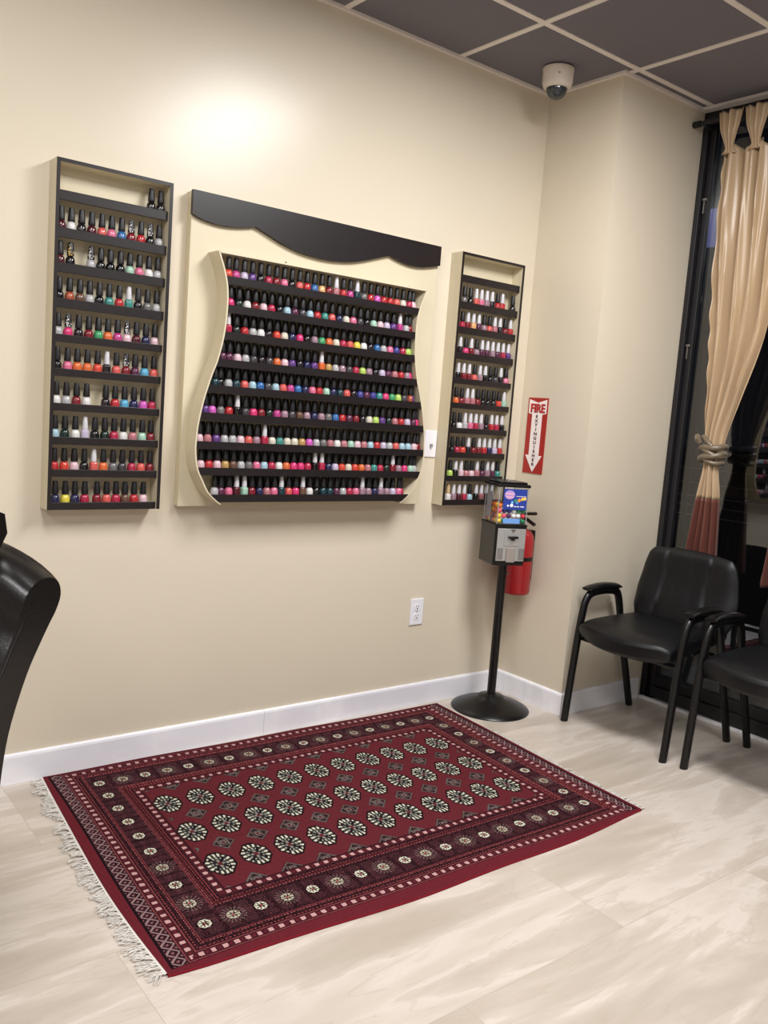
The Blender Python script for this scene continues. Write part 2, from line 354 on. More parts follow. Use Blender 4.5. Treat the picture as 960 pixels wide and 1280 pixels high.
# ---------------------------------------------------------------- rug
RHX, RHY = 0.912, 0.607
def rug_pattern(u, v):
    """u,v arrays in metres from the rug centre -> linear rgb"""
    sh = u.shape; col = np.zeros(sh+(3,))
    def C(*c): return np.array(srgb(*c)[:3])
    red, dark, cream_, pink, edge, blk, grey = C(88, 33, 39), C(36, 17, 22), C(198, 193, 174), C(178, 138, 136), C(92, 30, 38), C(24, 14, 18), C(92, 78, 80)
    green = C(70, 84, 72)
    rng = np.random.RandomState(3)
    au, av = np.abs(u), np.abs(v)
    def put(mask, c): col[mask] = c
    col[:] = dark
    sp = rng.rand(*sh); put(sp > 0.80, C(70, 32, 38)); put(sp < 0.12, C(20, 10, 14))
    put((au > 0.897) | (av > 0.597), edge)
    put((au > 0.889) & (au <= 0.897) & (av < 0.597), blk)
    # lattice end panels
    lat = (au > 0.852) & (au <= 0.888) & (av < 0.594)
    pu = (au-0.870)/0.018; ph = (v/0.024) % 1.0
    d1 = np.abs(((v/0.036+pu*0.5) % 1.0)-0.5); d2 = np.abs(((v/0.036-pu*0.5) % 1.0)-0.5)
    put(lat & ((d1 < 0.09) | (d2 < 0.09)), C(134, 108, 108))
    put(lat & (d1 > 0.36) & (d2 > 0.36), C(120, 80, 84))
    # concentric frames: distance measured as max(au-0.833, av-0.576) etc
    def frame(a, b): return lambda off: (np.maximum(au-a, av-b))
    s1 = np.maximum(au-0.833, av-0.576)          # outer square stripe centre = 0
    on_u = (au-0.833) > (av-0.576)
    along = np.where(on_u, v, u)
    def stripe(d, w, spacing, ca, cb, sqw):
        band = np.abs(d) < w
        t = np.abs(((along/spacing) % 1.0)-0.5)*spacing
        put(band, C(62, 24, 30))
        put(band & (np.abs(d) < w*0.58) & (t < sqw) & (np.abs(d)/(w*0.58)+t/sqw < 1.7), ca)
        t2 = np.abs((((along/spacing)+0.5) % 1.0)-0.5)*spacing
        put(band & (np.abs(d) < w*0.35) & (t2 < sqw*0.45), cb)
    stripe(s1, 0.014, 0.033, pink, edge, 0.0070)
    put((np.abs(s1-0.0155) < 0.0014) | (np.abs(s1+0.0155) < 0.0014), C(120, 60, 62))
    def thinline(off, c, w=0.0014, dash=None):
        mk = np.abs(s1-off) < w
        if dash: mk &= ((along/dash) % 1.0) < 0.55
        put(mk, c)
    thinline(-0.024, C(140, 62, 62), 0.0022, 0.012); thinline(-0.031, C(96, 32, 38)); thinline(-0.038, C(150, 80, 80), 0.0022, 0.010); thinline(-0.0455, C(110, 46, 50))
    # rosette border, centre line at |u|=.752,|v|=.467 : inner frame metric
    s2 = np.maximum(au-0.752, av-0.467)
    onu2 = (au-0.752) > (av-0.467); al2 = np.where(onu2, v, u)
    spk = (np.abs(s2) < 0.050) & (np.abs(s1) > 0.046)
    put(spk & (np.abs(((al2*180) % 1)-0.5) < 0.18) & (np.abs(((s2*160) % 1)-0.5) < 0.3), C(84, 50, 54))
    def rosettes(cu, cv, kind):
        du, dv = u-cu, v-cv; rr = np.hypot(du, dv); a = np.arctan2(dv, du)
        near = rr < 0.045
        put(near & (rr < 0.0215+0.0015*np.cos(8*a)), blk)
        if kind == 1:
            put(near & (rr < 0.037) & (rr > 0.0215) & (np.cos(18*a) > 0.45), C(96, 76, 74))
        put(near & (rr < 0.0185) & (rr > 0.0105), cream_ if kind == 0 else C(168, 158, 140))
        put(near & (rr < 0.0165) & (rr > 0.0105) & (np.cos(8*a) < -0.55), blk)
        put(near & (rr < 0.0105) & (np.cos(4*a) > 0.35), C(150, 140, 124)); put(near & (rr < 0.004), C(140, 60, 60))
    for sgn in (-1, 1):
        for k in range(19): rosettes(-0.752+k*0.08356, sgn*0.467, k % 2)
        for k in range(1, 9): rosettes(sgn*0.752, 0.467-0.10378*k, (k % 2 if sgn > 0 else (1 if k in (6, 8) else 0)))
    # inner lines + square stripe
    s3 = np.maximum(au-0.655, av-0.360); on_u = (au-0.655) > (av-0.360); along = np.where(on_u, v, u)
    for off, c, w in ((0.050, C(120, 50, 54), 0.0014), (0.043, C(150, 84, 84), 0.0022), (0.036, C(96, 32, 38), 0.0014), (0.028, C(140, 62, 62), 0.002), (0.020, C(120, 50, 54), 0.0014)):
        mk = np.abs(s3-off) < w
        if w > 0.0018: mk &= ((along/0.011) % 1.0) < 0.55
        put(mk, c)
    stripe(s3, 0.0135, 0.0325, pink, edge, 0.0068)
    field = s3 < -0.0135
    put(field, red)
    put(field & (s3 > -0.0165), dark)
    # guls
    for j in (-1, 0, 1):
        for k in range(-5, 6):
            du, dv = u-k*0.119, v-j*0.2165
            near = (np.abs(du) < 0.06) & (np.abs(dv) < 0.07)
            X, Y = du/0.0415, dv/0.0590
            octo = np.maximum(np.maximum(np.abs(X), np.abs(Y)), (np.abs(X)+np.abs(Y))*0.74)
            a = np.arctan2(Y, X); rr = np.hypot(X, Y)
            put(near & (octo < 1.12), blk)
            pet = np.cos(16*a)
            put(near & (octo < 1.0), C(44, 42, 42))
            put(near & (octo < 0.98) & (octo > 0.70) & (pet > 0.15), cream_)
            put(near & (octo < 0.64) & (octo > 0.44) & (np.cos(12*a+1) > 0.3), C(150, 154, 138))
            put(near & (octo > 0.40) & (octo < 0.86) & (np.abs(np.abs(X)-np.abs(Y)) < 0.12), blk)
            put(near & (octo < 0.42), C(34, 28, 32))
            put(near & (octo < 0.36) & ((np.abs(X) < 0.10) | (np.abs(Y) < 0.10)), C(126, 120, 112))
            put(near & (octo < 0.16), red)
    # secondary diamonds
    for j in (-1.5, -0.5, 0.5, 1.5):
        for k in range(-6, 6):
            cu, cv = (k+0.5)*0.119, j*0.2165
            if abs(j) > 1: cv = math.copysign(0.345, j)
            du, dv = np.abs(u-cu), np.abs(v-cv)
            dd = du/0.034+dv/0.036; q = np.maximum(du, dv)
            near = field & (s3 < -0.017) & (dd < 1.35) & (au < 0.60+0.03)
            put(near & (dd < 1.2), C(58, 24, 30)); put(near & (dd < 1.14) & (dd > 0.94), C(84, 80, 76))
            put(near & (dd < 0.85), C(40, 24, 28))
            put(near & (q < 0.0165) & (q > 0.0125) & (dd < 0.9), C(96, 88, 84)); put(near & (q < 0.009) & (q > 0.006), C(128, 112, 106)); put(near & (q < 0.004), red)
    col *= (1+rng.normal(0, 0.07, sh)[..., None])
    return np.clip(col, 0, 1)
def build_rug():
    root = thing('area_rug', 'dark red patterned wool rug with rows of medallions lying on the tile floor', 'rug', (-1.398, -0.644, 0.0), math.radians(-1.25))
    cs = 0.0029; nu, nv = int(2*RHX/cs), int(2*RHY/cs)
    us = np.linspace(-RHX-0.016, RHX, nu+1); vs = np.linspace(-RHY-0.040, RHY, nv+1)
    U, V = np.meshgrid(us, vs)
    rng = np.random.RandomState(1)
    keepU, keepV = 1-np.clip(np.abs(U/RHX), 0, 1)**2.2, 1-np.clip(np.abs(V/RHY), 0, 1)**2.2
    ew = np.where(V < -0.600, (V+0.600)*((0.009+0.038*keepU)/0.047-1), 0.0)+0.003*np.sin(U*9)*(np.abs(V)/RHY)**6
    eu = np.where(U < -0.897, (U+0.897)*((0.012+0.019*keepV)/0.031-1), 0.0)+0.003*np.sin(V*6.0)*(np.abs(U)/RHX)**8+0.036*V
    Z = np.full_like(U, 0.008)+0.0008*np.sin(U*4)*np.sin(V*5)
    nvert = (nu+1)*(nv+1)
    co = np.stack([U+eu, V+ew, Z], -1).reshape(-1, 3)
    idx = np.arange(nvert).reshape(nv+1, nu+1)
    quads = np.stack([idx[:-1, :-1], idx[:-1, 1:], idx[1:, 1:], idx[1:, :-1]], -1).reshape(-1, 4)
    # skirt
    loop = np.concatenate([idx[0, :], idx[1:, -1], idx[-1, -2::-1], idx[-2:0:-1, 0]])
    lowco = co[loop].copy(); lowco[:, 2] = 0.0005
    low = nvert+np.arange(len(loop)); nx = np.roll(np.arange(len(loop)), -1)
    sk = np.stack([loop, low, low[nx], loop[nx]], -1)
    co = np.concatenate([co, lowco]); q = np.concatenate([quads, sk])
    me = bpy.data.meshes.new('pile'); me.vertices.add(len(co)); me.vertices.foreach_set('co', co.ravel())
    me.loops.add(q.size); me.loops.foreach_set('vertex_index', q.ravel().astype(np.int32))
    me.polygons.add(len(q)); me.polygons.foreach_set('loop_start', np.arange(0, q.size, 4, dtype=np.int32))
    me.update(calc_edges=True)
    uc = (us[:-1]+us[1:])/2; vc = (vs[:-1]+vs[1:])/2; UU, VV = np.meshgrid(uc, vc)
    rgb = rug_pattern(UU, VV).reshape(-1, 3)
    rgba = np.ones((len(q), 4), np.float32); rgba[:len(rgb), :3] = rgb; rgba[len(rgb):, :3] = srgb(120, 30, 40)[:3]
    at = me.attributes.new('dye', 'FLOAT_COLOR', 'FACE'); at.data.foreach_set('color', rgba.ravel())
    m = bpy.data.materials.new('wool_pile'); m.use_nodes = True; nt = m.node_tree; b = nt.nodes['Principled BSDF']
    a = nt.nodes.new('ShaderNodeAttribute'); a.attribute_name = 'dye'; nt.links.new(a.outputs['Color'], b.inputs['Base Color'])
    b.inputs['Roughness'].default_value = 0.85; b.inputs['Specular IOR Level'].default_value = 0.04
    n = nt.nodes.new('ShaderNodeTexNoise'); n.inputs['Scale'].default_value = 400; tc = nt.nodes.new('ShaderNodeTexCoord'); nt.links.new(tc.outputs['Object'], n.inputs['Vector'])
    bp = nt.nodes.new('ShaderNodeBump'); bp.inputs['Strength'].default_value = 0.5; bp.inputs['Distance'].default_value = 0.002; nt.links.new(n.outputs['Fac'], bp.inputs['Height']); nt.links.new(bp.outputs['Normal'], b.inputs['Normal'])
    me.materials.append(m)
    link('pile', me, root)
    # fringes: white selvedge strip plus loose knotted strands
    rnd = random.Random(5)
    for sgn, ln, name in ((-1, 0.052, 'fringe'), (1, 0.028, 'fringe')):
        f = MB()
        def eu_(v):
            k = 1-min(1, abs(v/RHY))**2.2
            return sgn*(RHX+(0.019*k-0.003 if sgn < 0 else 0))+0.036*v+0.003*math.sin(v*6)
        for i in range(40):
            v0, v1 = -RHY+0.004+(2*RHY-0.01)*i/40, -RHY+0.004+(2*RHY-0.01)*(i+1)/40
            f.add([(eu_(v0)-sgn*0.004, v0, 0.0065), (eu_(v1)-sgn*0.004, v1, 0.0065), (eu_(v1)+sgn*0.006, v1, 0.0065), (eu_(v0)+sgn*0.006, v0, 0.0065), (eu_(v0)+sgn*0.0065, v0, 0.0008), (eu_(v1)+sgn*0.0065, v1, 0.0008)], [(0, 1, 2, 3), (3, 2, 5, 4)])
        v = -RHY+0.006
        while v < RHY-0.004:
            tilt = rnd.uniform(-0.55, 0.75); L = ln*rnd.uniform(0.55, 1.1)
            if sgn > 0 and v > 0.24: v += 0.016; continue
            for k in range(5 if sgn < 0 else 3):
                a = tilt+rnd.uniform(-0.35, 0.35); p = []
                for t in (0, 0.35, 0.7, 1.0):
                    p.append((eu_(v)+sgn*(0.003+L*t*math.cos(a)), v+rnd.uniform(-0.004, 0.004)+L*t*math.sin(a)+0.006*math.sin(t*5+k)*t, 0.004+0.004*math.sin(t*3.1)*rnd.random()+0.0012))
                f.tube(p, 0.0011, 4)
            v += rnd.uniform(0.010, 0.016) if sgn < 0 else rnd.uniform(0.012, 0.022)
        f.obj(name, fringe_m, root)
build_rug()

# ---------------------------------------------------------------- polish racks
LIPS = [2.005, 1.888, 1.778, 1.664, 1.548, 1.437, 1.323, 1.211, 1.102, 0.990]
def rack(xl, xr, label):
    t = thing('polish_rack', label, 'wall rack', (xl, 0, 0.966), 0, 'tall narrow polish racks')
    w = xr-xl; h = 2.1005-0.966; d = 0.0755; T = 0.0105
    MB().box(T, w-T, -0.006, -0.0005, 0, h).obj('back_panel', cream, t)
    for x0 in (0, w-T): MB().box(x0, x0+T, -d+0.002, -0.0005, 0, h).obj('side_panel', cream, t)
    MB().box(T, w-T, -d+0.002, -0.0005, h-T, h).obj('top_panel', cream, t)
    MB().box(T, w-T, -d+0.022, -0.0005, 0, 0.006).obj('bottom_panel', cream, t)
    e = MB(); e.box(0, T+0.001, -d, -d+0.002, 0, h); e.box(w-T-0.001, w, -d, -d+0.002, 0, h); e.box(T, w-T, -d, -d+0.002, h-T-0.001, h)
    e.obj('front_edging', espresso, t)
    for i, z in enumerate(LIPS):
        zz = z-0.966; hh = 0.031 if i < 4 else 0.0255
        s = MB().box(T+0.0005, w-T-0.0005, -d+0.020, -0.0065, zz-0.016, zz-0.011).obj('shelf', cream, t)
        MB().box(T+0.001, w-T-0.001, -d+0.012, -d+0.020, zz-hh, zz, bev=0.001).obj('shelf_lip', espresso, s)
    return t
rack(-2.303, -1.908, 'tall dark-edged polish rack nearest the black armchair, top shelf almost empty')
rack(-0.543, -0.143, 'tall dark-edged polish rack behind the gumball machine, top shelf empty')

# scalloped centre display
CX = -1.254
HW = [(0.985, 0.435), (1.0, 0.455), (1.03, 0.488), (1.077, 0.515), (1.118, 0.535), (1.183, 0.546), (1.24, 0.544), (1.285, 0.540), (1.37, 0.523), (1.458, 0.497), (1.51, 0.478), (1.59, 0.459), (1.67, 0.450), (1.76, 0.450), (1.824, 0.463), (1.872, 0.481), (1.899, 0.492)]
HWs = smooth_curve(HW)
def hw(z): return interp(HWs, z)
CT = [1.817, 1.716, 1.62, 1.52, 1.424, 1.323, 1.218, 1.122, 1.022]
disp = thing('display_board', 'cream wall display with dark scalloped valance and curtain-shaped shelves of polish', 'display')
MB().box(-1.819, -0.648, -0.035, -0.0005, 0.969, 2.1025, bev=0.001).obj('backboard', cream, disp)
sc = [(-1.823, 2.02), (-1.782, 2.007), (-1.72, 1.9995), (-1.658, 2.002), (-1.608, 2.010), (-1.566, 2.020)]
sc2 = [(-1.566, 2.020), (-1.502, 1.997), (-1.446, 1.978), (-1.375, 1.961), (-1.30, 1.953), (-1.222, 1.952), (-1.134, 1.961), (-1.06, 1.978), (-0.985, 2.002), (-0.927, 2.020)]
sc3 = [(-0.927, 2.020), (-0.873, 2.006), (-0.807, 1.998), (-0.739, 2.002), (-0.650, 2.022)]
poly = smooth_curve(sc)+smooth_curve(sc2)[1:]+smooth_curve(sc3)[1:]+[(-0.650, 2.1035), (-1.823, 2.1035)]
MB().prism(poly, -0.052, -0.0355).obj('valance', espresso, disp)
FRONT = -0.115
for sgn in (-1, 1):
    zs = [0.985+(1.899-0.985)*i/60 for i in range(61)]
    m = MB()
    vs = []
    for z in zs:
        h = hw(z)
        for (dx, yy) in ((0, -0.0355), (0, FRONT), (-0.006, FRONT), (-0.006, -0.0355)): vs.append((CX+sgn*(h+dx), yy, z))
    fs = [(4*i+k, 4*i+(k+1) % 4, 4*(i+1)+(k+1) % 4, 4*(i+1)+k) for i in range(60) for k in range(4)]+[(0, 1, 2, 3), (243, 242, 241, 240)]
    m.add(vs, fs).obj('curved_side', cream, disp)
MB().box(CX-0.486, CX+0.486, FRONT, -0.0355, 1.893, 1.899).obj('top_panel', cream, disp)
for z in CT:
    zb = z-0.0285; n = 5
    a = min(hw(zb-0.006), hw(z)) - 0.0065
    s = MB().box(CX-a, CX+a, FRONT+0.010, -0.0355, z-0.0155, z-0.0105).obj('shelf', cream, disp)
    pl = [(CX-hw(zb+(z-zb)*k/n)+0.0062, zb+(z-zb)*k/n) for k in range(n+1)]+[(CX+hw(zb+(z-zb)*k/n)-0.0062, zb+(z-zb)*k/n) for k in range(n, -1, -1)]
    MB().prism(pl, FRONT+0.0005, FRONT+0.0095).obj('shelf_lip', espresso, s)
for x, z in ((-1.42, 1.915), (-0.80, 1.912), (-1.205, 0.99)):
    MB().lathe([(0.003, 0), (0.003, 0.002)], 8, (x, -0.037, z), axis='y').obj('screw', ink, disp)

# ---------------------------------------------------------------- polish bottles
PAL = {  # code: (words, sRGB)
 'K': ('black', (18, 16, 20)), 'B': ('near-black', (34, 24, 32)), 'M': ('maroon', (88, 24, 34)), 'R': ('red', (206, 40, 46)), 'D': ('dark red', (140, 26, 38)),
 'C': ('coral', (238, 92, 84)), 'O': ('orange', (245, 110, 50)), 'U': ('copper', (186, 84, 52)), 'N': ('brown', (112, 76, 58)), 'P': ('pink', (240, 110, 150)),
 'H': ('hot pink', (240, 50, 120)), 'X': ('crimson', (196, 36, 72)), 'W': ('white', (238, 234, 230)), 'S': ('silver', (190, 188, 190)), 'G': ('grey', (116, 112, 112)),
 'E': ('teal', (60, 150, 140)), 'V': ('green', (64, 170, 104)), 'I': ('mint', (170, 216, 190)), 'A': ('light blue', (168, 206, 222)), 'Q': ('blue', (48, 110, 180)),
 'Y': ('yellow', (246, 224, 70)), 'Z': ('lime', (190, 226, 96)), 'L': ('lavender', (206, 190, 218)), 'J': ('navy', (36, 38, 84)), 'T': ('purple', (98, 54, 136)),
 'F': ('magenta', (204, 60, 140)), 'g': ('dusty rose', (196, 116, 124)), 'm': ('mauve', (168, 130, 146)), 'p': ('plum', (96, 40, 72)), 'l': ('pale pink', (238, 196, 206)),
 'o': ('peach', (246, 180, 112)), 'c': ('cream', (228, 218, 196)), 'd': ('gold', (200, 156, 84)), 'k': ('orchid', (222, 88, 196)), 'r': ('red-orange', (236, 66, 46)),
 'e': ('dark teal', (26, 62, 72)), 'n': ('dark green', (24, 44, 38)), 's': ('smoky grey', (70, 64, 70)), 'i': ('indigo', (62, 60, 150)), 'b': ('sky blue', (84, 176, 218))}
def polish_mat(k):
    c = PAL[k][1]; g = sum(c)/3
    c = tuple(max(6, (v*0.88+g*0.12)*0.88) for v in c)
    return mat('polish_'+PAL[k][0].replace(' ', '_'), c, rough=0.12, spec=0.5, coat=0.3, noise=0.10, nscale=80)
PM = {k: polish_mat(k) for k in PAL}
cap_black = mat('black_bottle_cap', (24, 22, 24), rough=0.4, spec=0.4)
cap_white = mat('white_bottle_cap', (200, 198, 202), rough=0.35)
cap_tan = mat('tan_bottle_cap', (196, 170, 130), rough=0.4)
def swirl_mat(name, a, b):
    m = mat(name, a, rough=0.4); nt = m.node_tree; bs = nt.nodes['Principled BSDF']
    tc = nt.nodes.new('ShaderNodeTexCoord'); w = nt.nodes.new('ShaderNodeTexVoronoi'); w.inputs['Scale'].default_value = 130
    cr = nt.nodes.new('ShaderNodeValToRGB'); cr.color_ramp.elements[0].position = 0.25; cr.color_ramp.elements[0].color = srgb(*b); cr.color_ramp.elements[1].position = 0.4; cr.color_ramp.elements[1].color = srgb(*a)
    nt.links.new(tc.outputs['Object'], w.inputs['Vector']); nt.links.new(w.outputs['Distance'], cr.inputs[0]); nt.links.new(cr.outputs[0], bs.inputs['Base Color'])
    return m
cap_swirl = swirl_mat('white_figured_cap', (24, 22, 24), (220, 216, 214))
cap_goldfig = swirl_mat('gold_figured_cap', (24, 22, 24), (214, 180, 96))
BODY = [(0.0128, 0), (0.0150, 0.0015), (0.0157, 0.006), (0.0156, 0.018), (0.0148, 0.026), (0.0118, 0.0325), (0.0075, 0.036), (0.0070, 0.0385)]
CAP = [(0.0112, 0.0372), (0.0116, 0.0385), (0.0112, 0.046), (0.0086, 0.078), (0.0078, 0.0803), (0.0045, 0.0812)]
SBODY = [(0.0118, 0), (0.0134, 0.001), (0.0136, 0.004), (0.0136, 0.030), (0.0128, 0.034), (0.0090, 0.037), (0.0065, 0.039)]
SCAP = [(0.0098, 0.0378), (0.0100, 0.039), (0.0094, 0.050), (0.0074, 0.079), (0.0066, 0.0812), (0.004, 0.082)]
_mc = {}
def mesh_cache(key, fn):
    if key not in _mc: _mc[key] = fn()
    return _mc[key]
def body_mesh(k, slim): return mesh_cache(('b', k, slim), lambda: MB().lathe(SBODY if slim else BODY, 14, sup=3.2 if slim else 2).mesh('bottle_body', PM[k]))
def cap_mesh(c):
    prof = SCAP if c in 'wt' else CAP
    return mesh_cache(('c', c), lambda: MB().lathe(prof, 12).mesh('bottle_cap', {'k': cap_black, 'w': cap_white, 't': cap_tan, 'f': cap_swirl, 'g': cap_goldfig}[c]))
ORD = 'zeroth first second third fourth fifth sixth seventh eighth ninth tenth eleventh twelfth thirteenth fourteenth fifteenth sixteenth seventeenth eighteenth nineteenth twentieth'.split()
ORD += ['twenty-'+ORD[i] for i in range(1, 10)]+['thirtieth', 'thirty-first', 'thirty-second']
rest = {'v': [], 'f': [], 'm': []}
REST = MB(); REST_M = [cap_black]; REST_I = {}
PROTO = {}
def bottle(k, cap, x, y, z, where, ordinal, group, mass=False):
    slim = cap in 'wt'
    if mass:
        if k not in REST_I: REST_I[k] = len(REST_M); REST_M.append(PM[k])
        REST.lathe(BODY, 12, (x, y, z), mi=REST_I[k]); REST.lathe(CAP, 10, (x, y, z), mi=0)
        return
    capname = {'k': 'black cap', 'w': 'white cap', 't': 'tan cap', 'f': 'figured cap', 'g': 'gold-figured cap'}[cap]
    label = f"{PAL[k][0]} polish, {capname}, {ORD[ordinal]} from left, {where}"
    key = (k, cap)
    if key not in PROTO:
        t = link('slim_polish_bottle' if slim else 'nail_polish_bottle', None); t.empty_display_size = 0.02
        parts = [link('bottle_body', body_mesh(k, slim), t), link('bottle_cap', cap_mesh(cap), t)]
        PROTO[key] = (t, parts)
    else:
        t0, p0 = PROTO[key]
        t = t0.copy(); COL.objects.link(t)
        for p in p0:
            c = p.copy(); COL.objects.link(c); c.parent = t
    t.location = (x, y, z); t.rotation_euler = (0, 0, random.uniform(-0.3, 0.3))
    t['label'] = label; t['category'] = 'slim nail polish' if slim else 'nail polish'; t['group'] = group
# rows: list of tokens "colour+cap" ('.' = empty slot)
LEFT = {
 1: '. . . . . . . . . Kk Bk', 2: 'Mk Wk Bk Mk Ck Pk Qk Df Rk Kf Sk', 3: 'Mk Kg . Sf Kk Kk Kk Ik Pk Wk Sk', 4: 'Kk Uk Nk Sk Kk Ek Rk Ew Bk Gk Sk',
 5: 'Sk Hf Bk Dk Vk Ok Fk lf Mk Jk lk', 6: 'Kk Pk Ok Ok rk Bw Ck Df pk bk Ck', 7: 'Wk Sk Dk Wk . Bk Rk bk Jk kk Xk', 8: 'Ak nk Wk Lw Kk nk Xk Wk gk Ik Dk',
 9: 'Rk rk lk Kk Cw Ok Gk sk Xk Ck Dk'}
for row, toks in LEFT.items():
    n = 0
    for i, tk in enumerate(toks.split()):
        if tk == '.': continue
        n += 1
        bottle(tk[0], tk[1], -2.2735+0.0336*i+random.uniform(-.001, .001), -0.0385, LIPS[row-1]-0.011+0.0002, f'{ORD[row]} shelf from top, left rack', n, 'polish bottles on the left rack')
for n, (sl, tk) in enumerate(zip((0.0, 1.0, 1.97, 2.95, 4.2, 5.2, 6.2, 7.15, 8.15, 9.15), 'Jk Yk Jk Xk Dk Ck Xk Nk Rk lk'.split())):
    bottle(tk[0], tk[1], -2.267+0.0339*sl, -0.0385, LIPS[9]-0.0108, 'tenth shelf from top, left rack', n+1, 'polish bottles on the left rack')
CENT = [
 (-1.687, -0.793, 'rk Fk Lk Tk Kk Xk Dk Pk Kk Ck Rk Qk ok Dk gw Rk Fk ew Gk Rk kk Rk Rk Ck ck Xk lk'),
 (-1.669, -0.800, 'Hk nk Wk Dk lk Xk Kk Ak pk sk Ak Rk Ek Ck Jk ck Pk sk Kk Ik lk Lk Tk Fw Sk Dk'),
 (-1.673, -0.809, 'Xw nk Rk Sk Wk Bk rk ck Jk Hk Kk mk Vk Ok ck Xk Ck Yk Wk Bk Qk Sk Pk ik Xk Zk'),
 (-1.696, -0.775, 'pk pk lk Sk sk Bk sk Ok lk Tk Bk Jk Tk Ow dk Sk mk sk Xk Zk mk Kk Lk pk gk Rk mk Hk'),
 (-1.727, -0.748, 'ek Kk Sk ek Ck Ak Qk sk Ak Ck Fk Qk Jk Pk Rk Ik Jk ek Ck Bk ik pk ik Ek Hk Vk Zk sk Uk Tk'),
 (-1.755, -0.719, 'Tk kk Gk Rk Kw sk Hk Dk nk Fk mk sk Nk mk Jk mk Gk Qk Rk pk Dk Bk ck Zk Tk nk gk Rk Lk pk Hk'),
 (-1.767, -0.705, 'lk gk Tk Sk Sk lk Ck mk Xw ck Ek ck ck dk kk Sk Gk gk Wk gk Ik lk gk Ak Rk Lk Sk Ck Ak Ak lk Dk'),
 (-1.756, -0.717, 'lk Rk lk dk Nk Sk Gk Pk Ak Xk Wk Ok Hk Hk Xk Kw Xw Jk Lk rk ck rk Ok gk Ek Xk nk Dw mk Hk Ik Sk'),
 (-1.701, -0.774, 'Sk pk Pk Mw Iw Dk Jk gk Pk ew Ck Hk Nw Wk Kk ek ek pk Sk Xk Pk mw mk Jk mw mk Lk Pk Xk')]
for r, (xa, xb, toks) in enumerate(CENT):
    toks = toks.split(); N = len(toks)
    for i, tk in enumerate(toks):
        x = xa+(xb-xa)*i/(N-1); z = CT[r]-0.0105+0.0002
        x -= 0.013*(x+3.19)/2.93
        lim = min(hw(z)-0.0225, hw(z+0.03)-0.0225, hw(z+0.08)-0.0165)
        x = max(CX-lim, min(CX+lim, x))
        if i >= N-1 and tk[1] == 'k' or (i == N-2 and tk[1] == 'k'):
            bottle(tk[0], tk[1], x, -0.0885, z, '', i+1, '', mass=True); continue
        bottle(tk[0], tk[1], x, -0.0885, z, f'{ORD[r+1]} shelf from top, scalloped display', i+1, 'polish bottles on the scalloped display')
for r, (xa, xb, toks) in enumerate(CENT):
    n = len(toks.split()); z = CT[r]-0.0103
    lim = min(hw(z)-0.0225, hw(z+0.03)-0.0225, hw(z+0.08)-0.0165)
    for i in range(n):
        x = xa+0.022+(xb-xa-0.01)*i/(n-1)
        if abs(x-CX) < lim and r > 0: bottle('KBDMGs'[(i*7+r) % 6], 'k', x, -0.0545, z, '', 0, '', mass=True)
RIGHT = {2: 'Gk Kk Cw Pw mw Bw Rk Rw . Kk', 3: 'Xk Dw ow pw mk Ck gw Bw Dk Rw', 4: 'Bw Hk Dw mk pw pw mw pw Xw Tw', 5: 'Kw Dw Dw Ck mw Kw Kk sk Bw Pk',
 6: 'Ok Dk gw gw Dk Kk Kk Bk rk Iw', 7: 'Kk Wk Sw Pw Xw mw Bk Rw Xw Kw', 8: 'Kk Xk rk Bw Dk Dw Rw Jw Lw Rw', 9: 'Zk Kw lw gk lk gw pk mw pw Ek', 10: 'Wt mw Mw Xw Ak Kw gw Kw mw'}
for row, toks in RIGHT.items():
    n = 0
    for i, tk in enumerate(toks.split()):
        if tk == '.': continue
        n += 1
        x = -0.480+0.0345*i
        if row == 10 and i >= 5: x += 0.008
        if row == 2: x = -0.480+0.0345*(0, 1.1, 2.15, 3.1, 4.1, 5.1, 6.15, 7.05, 8, 9.05)[i]
        bottle(tk[0], tk[1], x, -0.0385, LIPS[row-1]-0.011+0.0002, f'{ORD[row]} shelf from top, right rack', n, 'slim white-capped bottles on the right rack', mass=(tk[1] == 'k'))
ro = REST.obj('small_far_polish_bottles', REST_M); ro['kind'] = 'stuff'
ro['label'] = 'smallest black-capped polish bottles: right rack, right shelf ends and rear rows of the display'; ro['category'] = 'nail polish'

# ---------------------------------------------------------------- wall plates and sign
o = thing('power_outlet', 'white duplex power outlet low on the tan back wall', 'outlet', (-0.583, -0.0003, 0.455))
MB().box(-0.039, 0.039, -0.006, 0, -0.063, 0.063, bev=0.003).obj('cover_plate', white_plastic, o)
for s in (-1, 1):
    rr = MB().lathe([(0.0168, 0), (0.0168, -0.0022)], 20, (0, -0.006, s*0.0215), axis='y', sup=2.6).obj('receptacle', white_plastic, o)
    q = MB(); q.box(-0.008, -0.0055, -0.0087, -0.008, s*0.0215, s*0.0215+0.009); q.box(0.0055, 0.008, -0.0087, -0.008, s*0.0215, s*0.0215+0.009); q.box(-0.003, 0.003, -0.0087, -0.008, s*0.0215-0.010, s*0.0215-0.004)
    q.obj('slots', ink, rr)
MB().lathe([(0.003, 0), (0.003, -0.0015)], 10, (0, -0.006, 0), axis='y').obj('screw', grey_metal, o)
o = thing('light_switch', 'white toggle light switch between the scalloped display and the right rack', 'light switch', (-0.582, -0.0003, 1.241))
MB().box(-0.036, 0.036, -0.006, 0, -0.061, 0.061, bev=0.003).obj('cover_plate', white_plastic, o)
MB().box(-0.005, 0.005, -0.019, -0.004, -0.014, 0.001, bev=0.002).obj('toggle', mat('grey_toggle', (150, 150, 152), rough=0.4), o)

